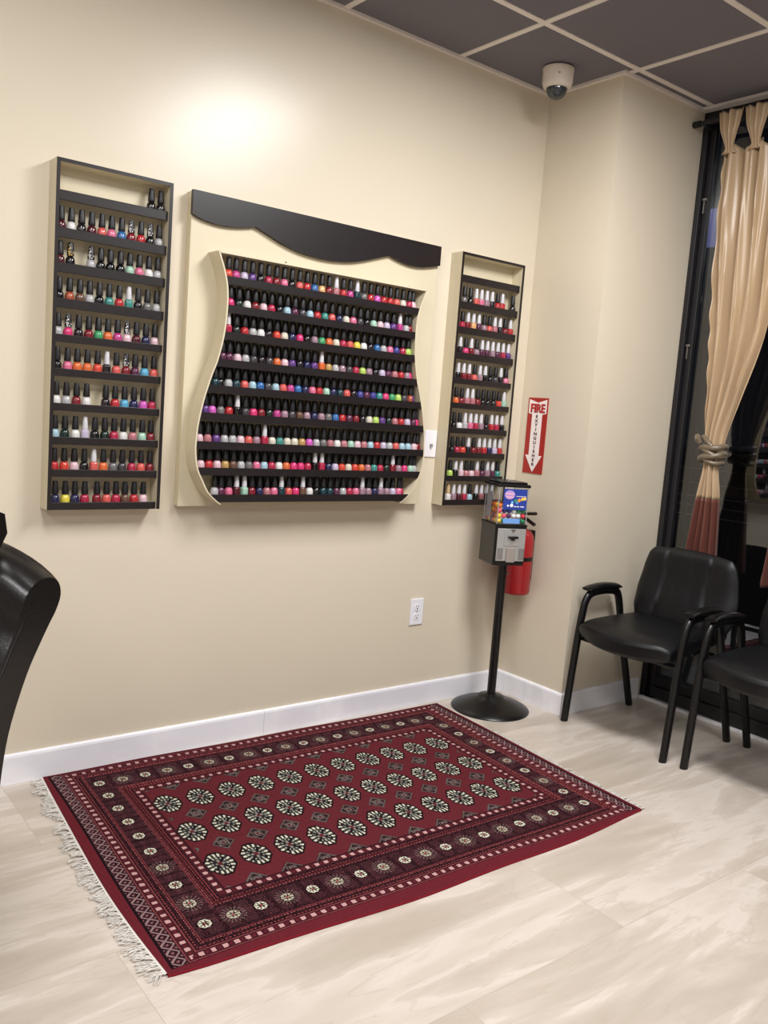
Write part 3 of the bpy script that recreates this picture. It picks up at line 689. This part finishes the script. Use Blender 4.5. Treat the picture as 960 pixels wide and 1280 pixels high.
sg = thing('fire_extinguisher_sign', 'red and white FIRE EXTINGUISHER arrow sign on the wall above the gumball machine', 'sign', (-0.0004, -0.111, 1.309), math.radians(-90))
MB().box(-0.0635, 0.0635, -0.003, 0, -0.184, 0.184).obj('plate', sign_red, sg)
ar = [(-0.056, 0.176), (-0.056, 0.108), (-0.032, 0.104), (-0.032, -0.096), (-0.053, -0.096), (0.0, -0.178), (0.053, -0.096), (0.032, -0.096), (0.032, 0.104), (0.056, 0.108), (0.056, 0.176), (0.0, 0.160)]
MB().prism(ar, -0.0042, -0.003).obj('arrow', sign_white, sg)
def letters(txt, size, x, z, m, name, bold=0.0008, sx=1.0):
    me = text_mesh(txt, size, 0.0003, bold); me.materials.clear(); me.materials.append(m)
    l = link(name, me, sg, (x, -0.0048, z), (PI/2, 0, 0)); l.scale = (sx, 1, 1); return l
letters('FIRE', 0.058, 0.003, 0.1300, ink, 'headline_lettering', 0.0014, 0.88)
l = letters('FIRE', 0.058, 0.0, 0.1318, mat('sign_red_ink', (200, 40, 40), rough=0.5), 'headline_lettering', 0.0012, 0.88); l.location.y = -0.0056
cm = []
for i, ch in enumerate('EXTINGUISHER'):
    me = text_mesh(ch, 0.0205, 0.0003, 0.0007)
    cm.append((me, 0.093-i*0.0212))
m = MB()
for me, z in cm: m.add([(v.co.x*1.3, v.co.y+z, v.co.z) for v in me.vertices], [tuple(p.vertices) for p in me.polygons])
m.obj('stacked_lettering', ink, sg, (0, -0.0048, 0), (PI/2, 0, 0))

# ---------------------------------------------------------------- dome camera
dc = thing('security_camera', 'off-white dome security camera hanging from the ceiling corner', 'security camera', (-0.225, -0.245, H-0.0045))
MB().lathe([(0.062, 0), (0.068, -0.003), (0.068, -0.012), (0.0665, -0.014), (0.0665, -0.062), (0.060, -0.080), (0.052, -0.086), (0.046, -0.086), (0.046, -0.07)][::-1], 32).obj('housing', dome_white, dc)
MB().lathe([(0.0455*math.cos(a), -0.086-0.046*math.sin(a)) for a in [PI/2*i/8*0.99 for i in range(9)]][::-1], 28).obj('smoked_dome', dome_glass, dc)
MB().lathe([(0.003, 0), (0.003, 0.004)], 8, (-0.045, -0.052, -0.04), axis='y').obj('screw', grey_metal, dc)

# ---------------------------------------------------------------- gumball machine
GA = math.radians(-21)
gm = thing('gumball_machine', 'black gumball vending machine on a round-based pole stand in the corner', 'gumball machine', (-0.245, -0.205, 0), GA)
MB().lathe([(0.186, 0), (0.187, 0.004), (0.182, 0.010), (0.150, 0.026), (0.095, 0.046), (0.066, 0.056), (0.058, 0.066), (0.030, 0.070), (0.024, 0.074)], 48).obj('round_base', black_metal, gm)
MB().lathe([(0.0205, 0.07), (0.0205, 0.712)], 20).obj('pole', black_metal, gm)
MB().lathe([(0.005, 0), (0.005, 0.008)], 8, (0.017, -0.012, 0.66), axis='x').obj('set_screw', grey_metal, gm)
BX0, BX1, BY0, BY1 = -0.101, 0.055, -0.100, 0.062     # local body extents
b = MB(); b.box(BX0, BX1, BY0, BY1, 0.714, 0.902, bev=0.004); b.box(BX0-0.002, BX1+0.002, BY0-0.002, BY1+0.002, 0.893, 0.905, bev=0.003)
b.obj('cabinet', black_plastic, gm)
pl = MB().box(BX0+0.012, BX1-0.004, BY0-0.006, BY0-0.0002, 0.736, 0.886, bev=0.002).obj('coin_plate', chrome, gm)
MB().box(-0.056, 0.020, BY0-0.010, BY0-0.006, 0.806, 0.884, bev=0.002).obj('coin_mechanism', chrome, pl)
MB().prism([(-0.030, 0.884), (-0.002, 0.884), (-0.016, 0.866)], BY0-0.0115, BY0-0.0102).obj('coin_slot', grey_metal, pl)
k = MB(); k.lathe([(0.010, 0), (0.010, -0.012), (0.006, -0.016)], 14, (-0.018, BY0-0.010, 0.842), axis='y'); k.box(-0.042, 0.008, BY0-0.022, BY0-0.016, 0.842, 0.852, bev=0.002)
k.obj('turn_handle', black_plastic, pl)
MB().box(-0.042, 0.002, BY0-0.014, BY0-0.006, 0.730, 0.800, bev=0.004).obj('dispensing_flap', mat('flap_metal', (176, 166, 160), rough=0.35, metal=0.5), pl)
b = MB()
for a in range(5): b.box(BX0+0.016+a*0.006, BX0+0.019+a*0.006, BY0-0.0072, BY0-0.006, 0.742, 0.795); b.box(BX1-0.010-a*0.006, BX1-0.007-a*0.006, BY0-0.0072, BY0-0.006, 0.742, 0.795)
b.obj('plate_ribs', grey_metal, pl)
# globe: four clear walls
GX0, GX1, GY0, GY1, GZ0, GZ1 = -0.094, 0.050, -0.094, 0.056, 0.906, 1.074
gp = MB(); t = 0.002
gp.box(GX0, GX1, GY0, GY0+t, GZ0, GZ1); gp.box(GX0, GX1, GY1-t, GY1, GZ0, GZ1); gp.box(GX0, GX0+t, GY0+t, GY1-t, GZ0, GZ1); gp.box(GX1-t, GX1, GY0+t, GY1-t, GZ0, GZ1)
gp.obj('clear_globe', clear_plastic, gm)
b = MB()
for x in (GX0, GX1):
    for y in (GY0, GY1): b.box(x-0.0015, x+0.0015, y-0.0015, y+0.0015, GZ0, GZ1)
b.obj('globe_corner_edges', mat('frosted_edge', (170, 165, 165), rough=0.3), gm)
ld = MB(); ld.box(GX0-0.008, GX1+0.008, GY0-0.008, GY1+0.008, 1.074, 1.088, bev=0.004); ld.box(GX0+0.004, GX1-0.004, GY0+0.004, GY1-0.004, 1.088, 1.098, bev=0.004)
ld.obj('lid', black_plastic, gm)
MB().lathe([(0.010, 1.098), (0.010, 1.103), (0.006, 1.106)], 14, (-0.02, -0.02, 0)).obj('lid_lock', chrome, gm)
# display card on the front pane
cd = MB().box(-0.072, 0.044, GY0-0.0022, GY0-0.0006, 0.972, 1.067).obj('display_card', mat('card_blue', (38, 62, 150), rough=0.35, noise=0.2, nscale=30), gm)
bd = MB().lathe([(0.0255, 0), (0.0255, -0.0006)], 28, (-0.043, GY0-0.0024, 1.040), axis='y'); bd.v = [(-0.043+(x+0.043)*1.0, y, 1.040+(z-1.040)*0.82) for x, y, z in bd.v]
bd.obj('oval_badge', mat('badge_lilac', (176, 150, 206), rough=0.4), cd)
q = MB()
rnd = random.Random(2)
for i in range(7): q.box(-0.063+i*0.0058, -0.0585+i*0.0058, GY0-0.0036, GY0-0.0031, 1.040+0.001*(i % 2), 1.048, bev=0)
for i in range(6): q.box(-0.058+i*0.0058, -0.0535+i*0.0058, GY0-0.0036, GY0-0.0031, 1.026, 1.033)
q.obj('badge_blocks', mat('badge_pink', (240, 180, 200), rough=0.4), cd)
dots = [((246, 150, 60), 0.006, 1.016, 0.008), ((250, 200, 60), 0.022, 1.022, 0.0075), ((252, 210, 110), 0.034, 1.024, 0.007), ((60, 150, 90), -0.012, 1.014, 0.007), ((120, 190, 230), -0.028, 1.006, 0.006), ((80, 160, 220), -0.004, 1.004, 0.006), ((250, 250, 250), -0.030, 0.992, 0.008), ((240, 240, 245), -0.048, 0.990, 0.005)]
for i, (c, x, z, r) in enumerate(dots):
    MB().lathe([(r, 0), (r, -0.0005)], 14, (x, GY0-0.0024, z), axis='y').obj('printed_ball', mat('card_print_%d' % i, c, rough=0.4), cd)
q = MB()
for x0, x1 in ((-0.018, -0.006), (-0.003, 0.008), (0.014, 0.032)): q.box(x0, x1, GY0-0.0029, GY0-0.0023, 0.985, 0.989)
q.box(-0.01, 0.040, GY0-0.0029, GY0-0.0023, 1.033, 1.035)
q.obj('printed_line', sign_white, cd)
MB().box(-0.066, 0.018, GY0-0.0022, GY0-0.0006, 0.909, 0.931).obj('price_strip', mat('strip_blue', (110, 160, 225), rough=0.4, noise=0.2, nscale=60), gm)
MB().box(GX0-0.0012, GX0-0.0004, -0.02, 0.035, 0.925, 1.045).obj('side_instruction_label', mat('frosted_label', (150, 146, 150), rough=0.4, noise=0.25, nscale=90), gm)
# gumballs: outer layer seen through the front and left panes, plus the heaped top
GC = {'yellow': (246, 206, 60), 'orange': (240, 120, 50), 'pink': (240, 90, 120), 'white': (240, 238, 236), 'green': (30, 130, 80), 'red': (214, 40, 60), 'blue': (36, 46, 130), 'purple': (90, 40, 90)}
GM = {c: mat('gumball_'+c, rgb, rough=0.25, spec=0.5, noise=0.03, nscale=60) for c, rgb in GC.items()}
def ball(c):
    def f():
        bm = bmesh.new(); bmesh.ops.create_uvsphere(bm, u_segments=16, v_segments=10, radius=0.0116); m = MB(); m.bm(bm, smooth=True); return m.mesh('gumball', GM[c])
    return mesh_cache(('g', c), f)
Rm = Matrix.Rotation(GA, 3, 'Z')
def gumball(c, lx, ly, z, label):
    p = Rm @ Vector((lx, ly, 0)); o = link('gumball', ball(c), None, (p.x-0.245, p.y-0.205, z))
    tag(o, label, 'gumball', 'gumballs in the clear globe')
GR = ['bottom', 'second', 'third', 'fourth']
front = [['yellow', 'green', 'purple', 'pink', 'blue', 'green'], ['yellow', 'pink', 'purple', 'white', 'white', 'red'], ['pink', 'blue', 'blue', 'white', 'green', 'green'], ['orange', 'white', 'purple', 'purple', 'blue', 'green']]
for j, row in enumerate(front):
    for i, c in enumerate(row):
        gumball(c, -0.080+i*0.0237, -0.0800, 0.9178+j*0.0235, f'{c} gumball, {ORD[i+1]} from left in {GR[j]} row behind the front pane')
left = [['yellow', 'orange', 'purple', 'yellow', 'red'], ['orange', 'purple', 'orange', 'yellow', 'pink'], ['orange', 'orange', 'yellow', 'purple', 'orange'], ['yellow', 'orange', 'orange', 'yellow', 'white']]
for j, row in enumerate(left):
    for i, c in enumerate(row):
        gumball(c, -0.080, -0.0562+i*0.0238, 0.9178+j*0.0235, f'{c} gumball, {ORD[i+2]} back from the front, {GR[j]} row along the left pane')
top = ['red', 'white', 'yellow', 'blue', 'orange', 'green', 'pink', 'purple', 'yellow', 'red', 'white', 'orange', 'blue', 'green', 'yellow', 'pink', 'orange', 'white', 'purple', 'red']
for j in range(4):
    for i in range(5):
        gumball(top[j*5+i], -0.0563+i*0.0237, -0.0562+j*0.0238, 0.9883, f'{top[j*5+i]} gumball on the heap top, {ORD[i+2]} from left, {ORD[j+2]} from front')

# ---------------------------------------------------------------- fire extinguisher (hangs on the side of the boxed-out corner)
fe = thing('fire_extinguisher', 'red fire extinguisher hung on the wall behind the gumball machine', 'fire extinguisher', (-0.088, -0.150, 0.540))
MB().lathe([(0.056, 0.0), (0.066, 0.004), (0.0705, 0.014), (0.0705, 0.262), (0.066, 0.285), (0.055, 0.308), (0.032, 0.322), (0.022, 0.328)], 32).obj('cylinder', red_paint, fe)
m = MB(); m.grid(lambda u, v: (0.0711*math.cos(math.radians(138+92*u)), 0.0711*math.sin(math.radians(138+92*u)), 0.152+0.12*v), 20, 1); m.obj('paper_label', white_plastic, fe)
MB().lathe([(0.0713, 0.168), (0.0722, 0.17), (0.0722, 0.186), (0.0713, 0.188)], 32).obj('bracket_strap', black_metal, fe)
MB().lathe([(0.017, 0.328), (0.019, 0.334), (0.019, 0.362), (0.012, 0.372)], 16).obj('valve', grey_metal, fe)
h = MB(); h.tube([(0, 0.02, 0.366), (0, -0.03, 0.372), (0, -0.085, 0.350)], 0.009, 8, r2=0.012); h.obj('carry_handle', black_metal, fe)
h = MB(); h.tube([(0, 0.02, 0.375), (0, -0.02, 0.395), (0, -0.088, 0.404)], 0.008, 8, r2=0.012); h.obj('squeeze_lever', black_metal, fe)
MB().lathe([(0.014, 0.0), (0.014, 0.010)], 14, (-0.018, 0, 0.350), axis='x').obj('gauge', grey_metal, fe)
h = MB(); h.tube([(-0.005, 0.018, 0.350), (-0.02, 0.060, 0.345), (-0.02, 0.085, 0.30), (-0.01, 0.086, 0.22), (0.0, 0.084, 0.14)], 0.008, 8); h.obj('hose', black_plastic, fe)
MB().box(0.073, 0.089, -0.02, 0.02, 0.06, 0.31, bev=0.003).obj('wall_bracket', black_metal, fe)

# ---------------------------------------------------------------- waiting chairs
def make_chair(label, loc, group):
    """front faces -x; local origin on the floor at mid width, x=0 at the front feet"""
    t = thing('waiting_chair', label, 'chair', loc, 0, group)
    W2 = 0.268
    for s in (-1, 1):
        y = s*W2
        path = [(-0.005, 0), (0.012, 0.20), (0.032, 0.40), (0.052, 0.545), (0.072, 0.588), (0.105, 0.608), (0.20, 0.612), (0.27, 0.607), (0.300, 0.590), (0.318, 0.545), (0.352, 0.42), (0.425, 0.20), (0.490, 0)]
        pts = [(x, y, z) for x, z in path]
        # smooth
        P = []
        for i in range(len(pts)-1):
            a, b2 = Vector(pts[i]), Vector(pts[i+1]); P += [a.lerp(b2, k/3) for k in range(3)]
        P.append(Vector(pts[-1]))
        for _ in range(2): P = [P[0]]+[(P[i-1]+P[i]*2+P[i+1])/4 for i in range(1, len(P)-1)]+[P[-1]]
        i1, i2 = 13, 23
        nm = 'leg'
        f = MB().tube(P[:15], 0.0155, 12, r2=0.0205, up=(0, 1, 0)).obj('front_leg', black_metal, t)
        f = MB().tube(P[14:23], 0.0155, 12, r2=0.0205, up=(0, 1, 0)).obj('arm_rail', black_metal, t)
        f = MB().tube(P[22:], 0.0155, 12, r2=0.0205, up=(0, 1, 0)).obj('rear_leg', black_metal, t)
        a = MB()
        ap = [(0.060+0.235*k/10, y, 0.624+0.008*math.sin(PI*k/10)) for k in range(11)]
        a.tube(ap, [0.012+0.005*math.sin(PI*min(1, max(0, k/10*1.0)))**0.4 if 0 < k < 10 else 0.008 for k in range(11)], 14, r2=0.027, up=(0, 0, 1))
        a.obj('armrest_pad', black_plastic, t)
    c = MB()
    c.tube([(0.055, -W2+0.01, 0.392), (0.055, W2-0.01, 0.392)], 0.011, 10); c.tube([(0.37, -W2+0.01, 0.402), (0.37, W2-0.01, 0.402)], 0.011, 10)
    c.obj('cross_bar', black_metal, t)
    # seat cushion: rounded pad with a waterfall front that bows forward
    def seat(u, v):
        a = 2*PI*u; 
        return None
    s = MB(); NU, NV = 28, 24
    def top(u, v):
        y = (v-0.5)*2; bow = 0.075*(1-y*y)
        x0 = -0.005-bow; x = x0+(0.475-x0)*u
        wy = 0.247*(1-0.10*(u)**2)*y
        edge = (max(0, 1-u/0.20))**2
        z = 0.500+0.012*min(1, u*2)+0.004*(1-y*y)-0.034*edge*(0.6+0.4*(1-y*y))-0.02*max(0, abs(y)-0.8)/0.2+0.012*max(0, u-0.75)/0.25
        z -= 0.010*(1-y*y)*math.sin(PI*min(1, u*1.1))
        return (x, wy, z)
    def bot(u, v):
        x, y, z = top(u, v); yy = (v-0.5)*2
        d = 0.110*(1-0.45*abs(yy)**6)*(0.75+0.25*math.sin(PI*min(1, u*1.6+0.15)))
        e = min(1, (u/0.10))
        return (x+0.014*(1-e), y*0.985, z-d*(0.7+0.3*e))
    s.grid(top, NU, NV); s.grid(bot, NU, NV)
    n = (NU+1)*(NV+1)
    rim = [(0*(NU+1)+i) for i in range(NU+1)]+[j*(NU+1)+NU for j in range(1, NV+1)]+[NV*(NU+1)+i for i in range(NU-1, -1, -1)]+[j*(NU+1) for j in range(NV-1, 0, -1)]
    for i in range(len(rim)):
        a, b2 = rim[i], rim[(i+1) % len(rim)]; s.f.append((a, b2, b2+n, a+n)); s.mi.append(0); s.sm.append(True)
    so = s.obj('seat', leather, t)
    sd = so.modifiers.new('soft', 'SUBSURF'); sd.levels = 1; sd.render_levels = 1
    # backrest: broad winged pad with curved side seams and centre gathers
    bk = MB(); NU, NV = 36, 28
    def outline(v):  # half width by height (v 0 bottom ..1 top)
        return interp([(0, 0.205), (0.06, 0.236), (0.2, 0.258), (0.45, 0.262), (0.75, 0.244), (0.92, 0.226), (1.0, 0.198)], v)
    def bx(v): return 0.372+0.062*v+0.02*math.sin(PI*v)
    def face(u, v, sg):
        y = (u-0.5)*2; w = outline(v)
        z = 0.478+0.353*v+0.012*(1-y*y)*v-0.010*(1-y*y)*(1-v)
        wing = 0.035*abs(y)**2.2                     # wings come forward
        th = 0.034*(1-abs(y)**8)*(1-abs(2*v-1)**10)+0.008
        x = bx(v)-wing*0.6
        if sg < 0:
            groove = 0
            for s0 in (-1, 1):
                sy = s0*(0.60-0.18*math.sin(PI*v*0.9))
                groove += 0.012*math.exp(-((y-sy)/0.035)**2)
            groove += 0.005*math.exp(-((y-0.18*math.sin(2.5*v+0.5))/0.05)**2)*v+0.004*math.exp(-((y+0.22-0.1*v)/0.05)**2)*v
            lumb = 0.016*math.exp(-((v-0.30)/0.22)**2)*(1-y*y)
            return (x-th-lumb+groove, y*w-0.034, z)
        return (x+th*0.6, y*w-0.034, z)
    bk.grid(lambda u, v: face(u, v, -1), NU, NV); bk.grid(lambda u, v: face(u, v, 1), NU, NV)
    n = (NU+1)*(NV+1)
    rim = [i for i in range(NU+1)]+[j*(NU+1)+NU for j in range(1, NV+1)]+[NV*(NU+1)+i for i in range(NU-1, -1, -1)]+[j*(NU+1) for j in range(NV-1, 0, -1)]
    for i in range(len(rim)):
        a, b2 = rim[i], rim[(i+1) % len(rim)]; bk.f.append((a, b2, b2+n, a+n)); bk.mi.append(0); bk.sm.append(True)
    bo = bk.obj('backrest', leather, t)
    sd = bo.modifiers.new('soft', 'SUBSURF'); sd.levels = 1; sd.render_levels = 1
    br = MB()
    for s in (-1, 1): br.tube([(0.30, s*0.16, 0.405), (0.40, s*0.16, 0.42), (0.425, s*0.16, 0.50), (0.44, s*0.16, 0.60)], 0.007, 8, r2=0.02, up=(0, 1, 0))
    br.obj('back_bracket', black_metal, t)
    return t
G = 'black leather waiting chairs by the window'
c1 = make_chair('black leather waiting chair beside the boxed-out wall corner', (-0.035, -0.760, 0), G)
def dup(t, loc, label):
    r = t.copy(); COL.objects.link(r); r.location = loc; r['label'] = label
    for ch in list(t.children):
        c = ch.copy(); COL.objects.link(c); c.parent = r
    return r
dup(c1, (-0.012, -1.382, 0), 'black leather waiting chair cut off by the photo edge, second from the wall corner')

# ---------------------------------------------------------------- curtains
RODX = 0.545
rod = thing('curtain_rod', 'dark curtain rod across the top of the window', 'curtain rod', (RODX, -0.437, 2.835))
MB().lathe([(0.011, 0), (0.011, -3.2)], 14, axis='y').obj('rod', bronze, rod)
MB().lathe([(0.013, 0.007), (0.0155, 0.005), (0.0155, -0.030), (0.0115, -0.033)], 16, axis='y').obj('finial', bronze, rod)
for yy in (-0.055, -1.6): MB().box(-0.004, 0.0795, yy-0.008, yy+0.008, -0.022, -0.008, bev=0.002).obj('bracket', bronze, rod)
YL = [(0.70, -0.628), (0.835, -0.640), (1.08, -0.672), (1.22, -0.693), (1.30, -0.680), (1.40, -0.668), (1.73, -0.648), (2.28, -0.612), (2.70, -0.598)]
YR = [(0.70, -0.815), (0.835, -0.808), (1.08, -0.790), (1.22, -0.768), (1.30, -0.782), (1.40, -0.800), (1.55, -0.842), (1.87, -0.925), (2.28, -0.955), (2.70, -0.962)]
YLs, YRs = smooth_curve(YL), smooth_curve(YR)
def fold(u, z):
    amp = interp([(0.7, 0.020), (1.08, 0.017), (1.22, 0.012), (1.30, 0.010), (1.5, 0.018), (2.0, 0.024), (2.7, 0.022)], z)
    return 1.35*amp*(0.75*math.sin(2*PI*(4.6*u+0.05*math.sin(z*3)))+0.22*math.sin(2*PI*(9.1*u+0.3*math.sin(z*2.1)))+0.25*math.sin(2*PI*2.4*u+1+z)+0.16*math.sin(2*PI*(7.3*u-0.9*z))*min(1, max(0, z-1.4))+0.10*math.sin(2*PI*(15*u+1.3*z))+0.5*math.exp(-(u/0.05)**2)*math.sin(z*34+2*math.sin(z*7))*0.5)
def cloth_pt(u, z, off=0.0):
    yl, yr = interp(YLs, z), interp(YRs, z)
    bulge = 0.0
    if z < 1.9: bulge = -0.028*math.sin(PI*u)*math.exp(-((z-1.28)/0.25)**2)
    return Vector((RODX+0.012+fold(u, z)*1.0+bulge*1.0+off, yl+(yr-yl)*u+0.004*math.sin(9*u*PI+z*4), z))
def make_curtain(label, dy):
    t = thing('curtain', label, 'curtain', (0, dy, 0), 0, 'tied satin curtains at the window')
    def panel(z0, z1, nv, zt=None):
        m = MB(); NU = 110
        def fn(u, v):
            z = z0+(z1-z0)*v
            if zt and v > 0.94:
                z += zt(u)*(v-0.94)/0.06
            return cloth_pt(u, z)
        m.grid(fn, NU, nv); return m
    tc = [0.125, 0.48, 0.835]
    def ztop(u):   # hem sags between the pinched tabs
        d = min(abs(u-c) for c in tc); return 0.012-0.06*min(1, d/0.18)**0.8
    for nm, z0, z1, nv, zt, mt in (('panel', 1.075, 2.715, 90, ztop, satin), ('hem_band', 0.715, 1.0755, 24, None, terra)):
        o = panel(z0, z1, nv, zt).obj(nm, mt, t)
        sm = o.modifiers.new('cloth_thickness', 'SOLIDIFY'); sm.thickness = 0.0016
    for c in tc:
        m = MB()
        def fn(u, v, c=c):
            y0 = -0.598+(-0.962+0.598)*c
            w = interp([(0, 0.040), (0.10, 0.020), (0.2, 0.022), (0.6, 0.048), (1, 0.060)], v)
            z = 2.665+0.185*v+0.005*math.sin(u*14)*v
            y = y0+(u-0.5)*2*w*-1
            x = RODX-0.008-0.020*min(1, v/0.5)+0.010*math.sin(u*2*PI*3.5)*(0.4+0.6*v)
            return (x-0.006, y, z)
        m.grid(fn, 40, 16); o = m.obj('tab', satin, t)
        sm = o.modifiers.new('cloth_thickness', 'SOLIDIFY'); sm.thickness = 0.0016
    m = MB()
    for z, r, tl, rr in ((1.255, -0.004, 0.15, 0.011), (1.275, 0.002, -0.25, 0.014), (1.298, 0.0, 0.35, 0.013), (1.318, 0.002, -0.10, 0.014), (1.338, -0.003, 0.55, 0.011)):
        P = []
        for k in range(25):
            a = 2*PI*k/24
            P.append((RODX+0.004+(0.046+r)*math.cos(a), -0.731+(0.054+r)*math.sin(a), z+tl*0.06*math.sin(a)+0.004*math.sin(3*a)))
        m.tube(P, rr, 10)
    m.tube([(RODX-0.045, -0.690, 1.335), (RODX-0.055, -0.680, 1.352), (RODX-0.040, -0.668, 1.366), (RODX-0.02, -0.662, 1.352)], [0.010, 0.015, 0.013, 0.006], 10)
    m.obj('tieback', tie_m, t)
    return t
make_curtain('champagne satin curtain tied in a knot with terracotta lower band, behind the first chair', 0.0)
make_curtain('satin curtain tied back, only its terracotta lower edge in view behind the second chair', -0.40)

# ---------------------------------------------------------------- armchair at the left edge
ac = thing('armchair', 'glossy black leather armchair back with rolled top at the left edge of the room', 'armchair', (-2.74, -0.82, 0), math.radians(212))
# local: +x = the way the sitter faces, y = width; near edge of the back is at local y=+... backrest leans to -x
def slab(profile, y0, y1, ny=10, crown=0.0):
    m = MB(); n = len(profile)
    def ring(t):
        y = y0+(y1-y0)*t; e = (abs(2*t-1))**8
        cx = sum(p[0] for p in profile)/n; cz = sum(p[1] for p in profile)/n
        return [(p[0]+(cx-p[0])*0.10*e, y, p[1]+crown*(1-(2*t-1)**2)*max(0, (p[1]-0.6)/0.4)) for p in profile]
    vs = []
    ts = [0, 0.012, 0.04]+[0.04+0.92*i/ny for i in range(1, ny)]+[0.96, 0.988, 1]
    for t in ts: vs += ring(t)
    fs = [(j*n+i, j*n+(i+1) % n, (j+1)*n+(i+1) % n, (j+1)*n+i) for j in range(len(ts)-1) for i in range(n)]
    fs += [tuple(range(n)), tuple(range((len(ts)-1)*n, len(ts)*n))[::-1]]
    return m.add(vs, fs, 0, True)
def back_profile():
    # rear edge flares out and rolls over at the top (x negative = backwards)
    P = [(0.125, 0.40), (0.120, 0.47), (0.105, 0.564), (0.083, 0.639), (0.036, 0.735), (-0.007, 0.797), (-0.042, 0.842), (-0.062, 0.866), (-0.078, 0.900), (-0.068, 0.932), (-0.036, 0.947),
         (0.010, 0.942), (0.045, 0.915), (0.078, 0.842), (0.109, 0.795), (0.150, 0.725), (0.190, 0.635), (0.215, 0.56), (0.235, 0.46), (0.235, 0.40)]
    out = []
    for i in range(len(P)):
        p0, p1, p2, p3 = P[i-1], P[i], P[(i+1) % len(P)], P[(i+2) % len(P)]
        for k in range(3):
            t = k/3
            out.append(tuple(0.5*(2*p1[d]+(p2[d]-p0[d])*t+(2*p0[d]-5*p1[d]+4*p2[d]-p3[d])*t*t+(3*p1[d]-p0[d]-3*p2[d]+p3[d])*t**3) for d in (0, 1)))
    return out
slab(back_profile(), -0.26, 0.26, 16, 0.085).obj('backrest', gloss_leather, ac)
m = MB(); m.tube([(0.215, 0.2585, 0.47), (0.197, 0.2585, 0.56), (0.172, 0.2585, 0.635), (0.132, 0.2585, 0.725), (0.092, 0.2585, 0.795), (0.062, 0.2585, 0.842), (0.030, 0.257, 0.905), (0.0, 0.256, 0.927)], 0.0035, 8).obj('piping', gloss_leather, ac)
slab([(0.20, 0.30), (0.20, 0.40), (0.22, 0.44), (0.50, 0.45), (0.60, 0.44), (0.63, 0.40), (0.62, 0.30)], -0.26, 0.26, 10).obj('seat', gloss_leather, ac)
hd = slab([(0.02, 1.005), (-0.005, 1.04), (0.005, 1.085), (0.05, 1.10), (0.10, 1.095), (0.12, 1.055), (0.10, 1.005)], -0.16, 0.16, 10).obj('headrest', gloss_leather, ac)
for x in (0.14, 0.57):
    for y in (-0.215, 0.215): MB().lathe([(0.014, 0), (0.022, 0.31)], 12, (x, y, 0), sup=4).obj('leg', espresso, ac)
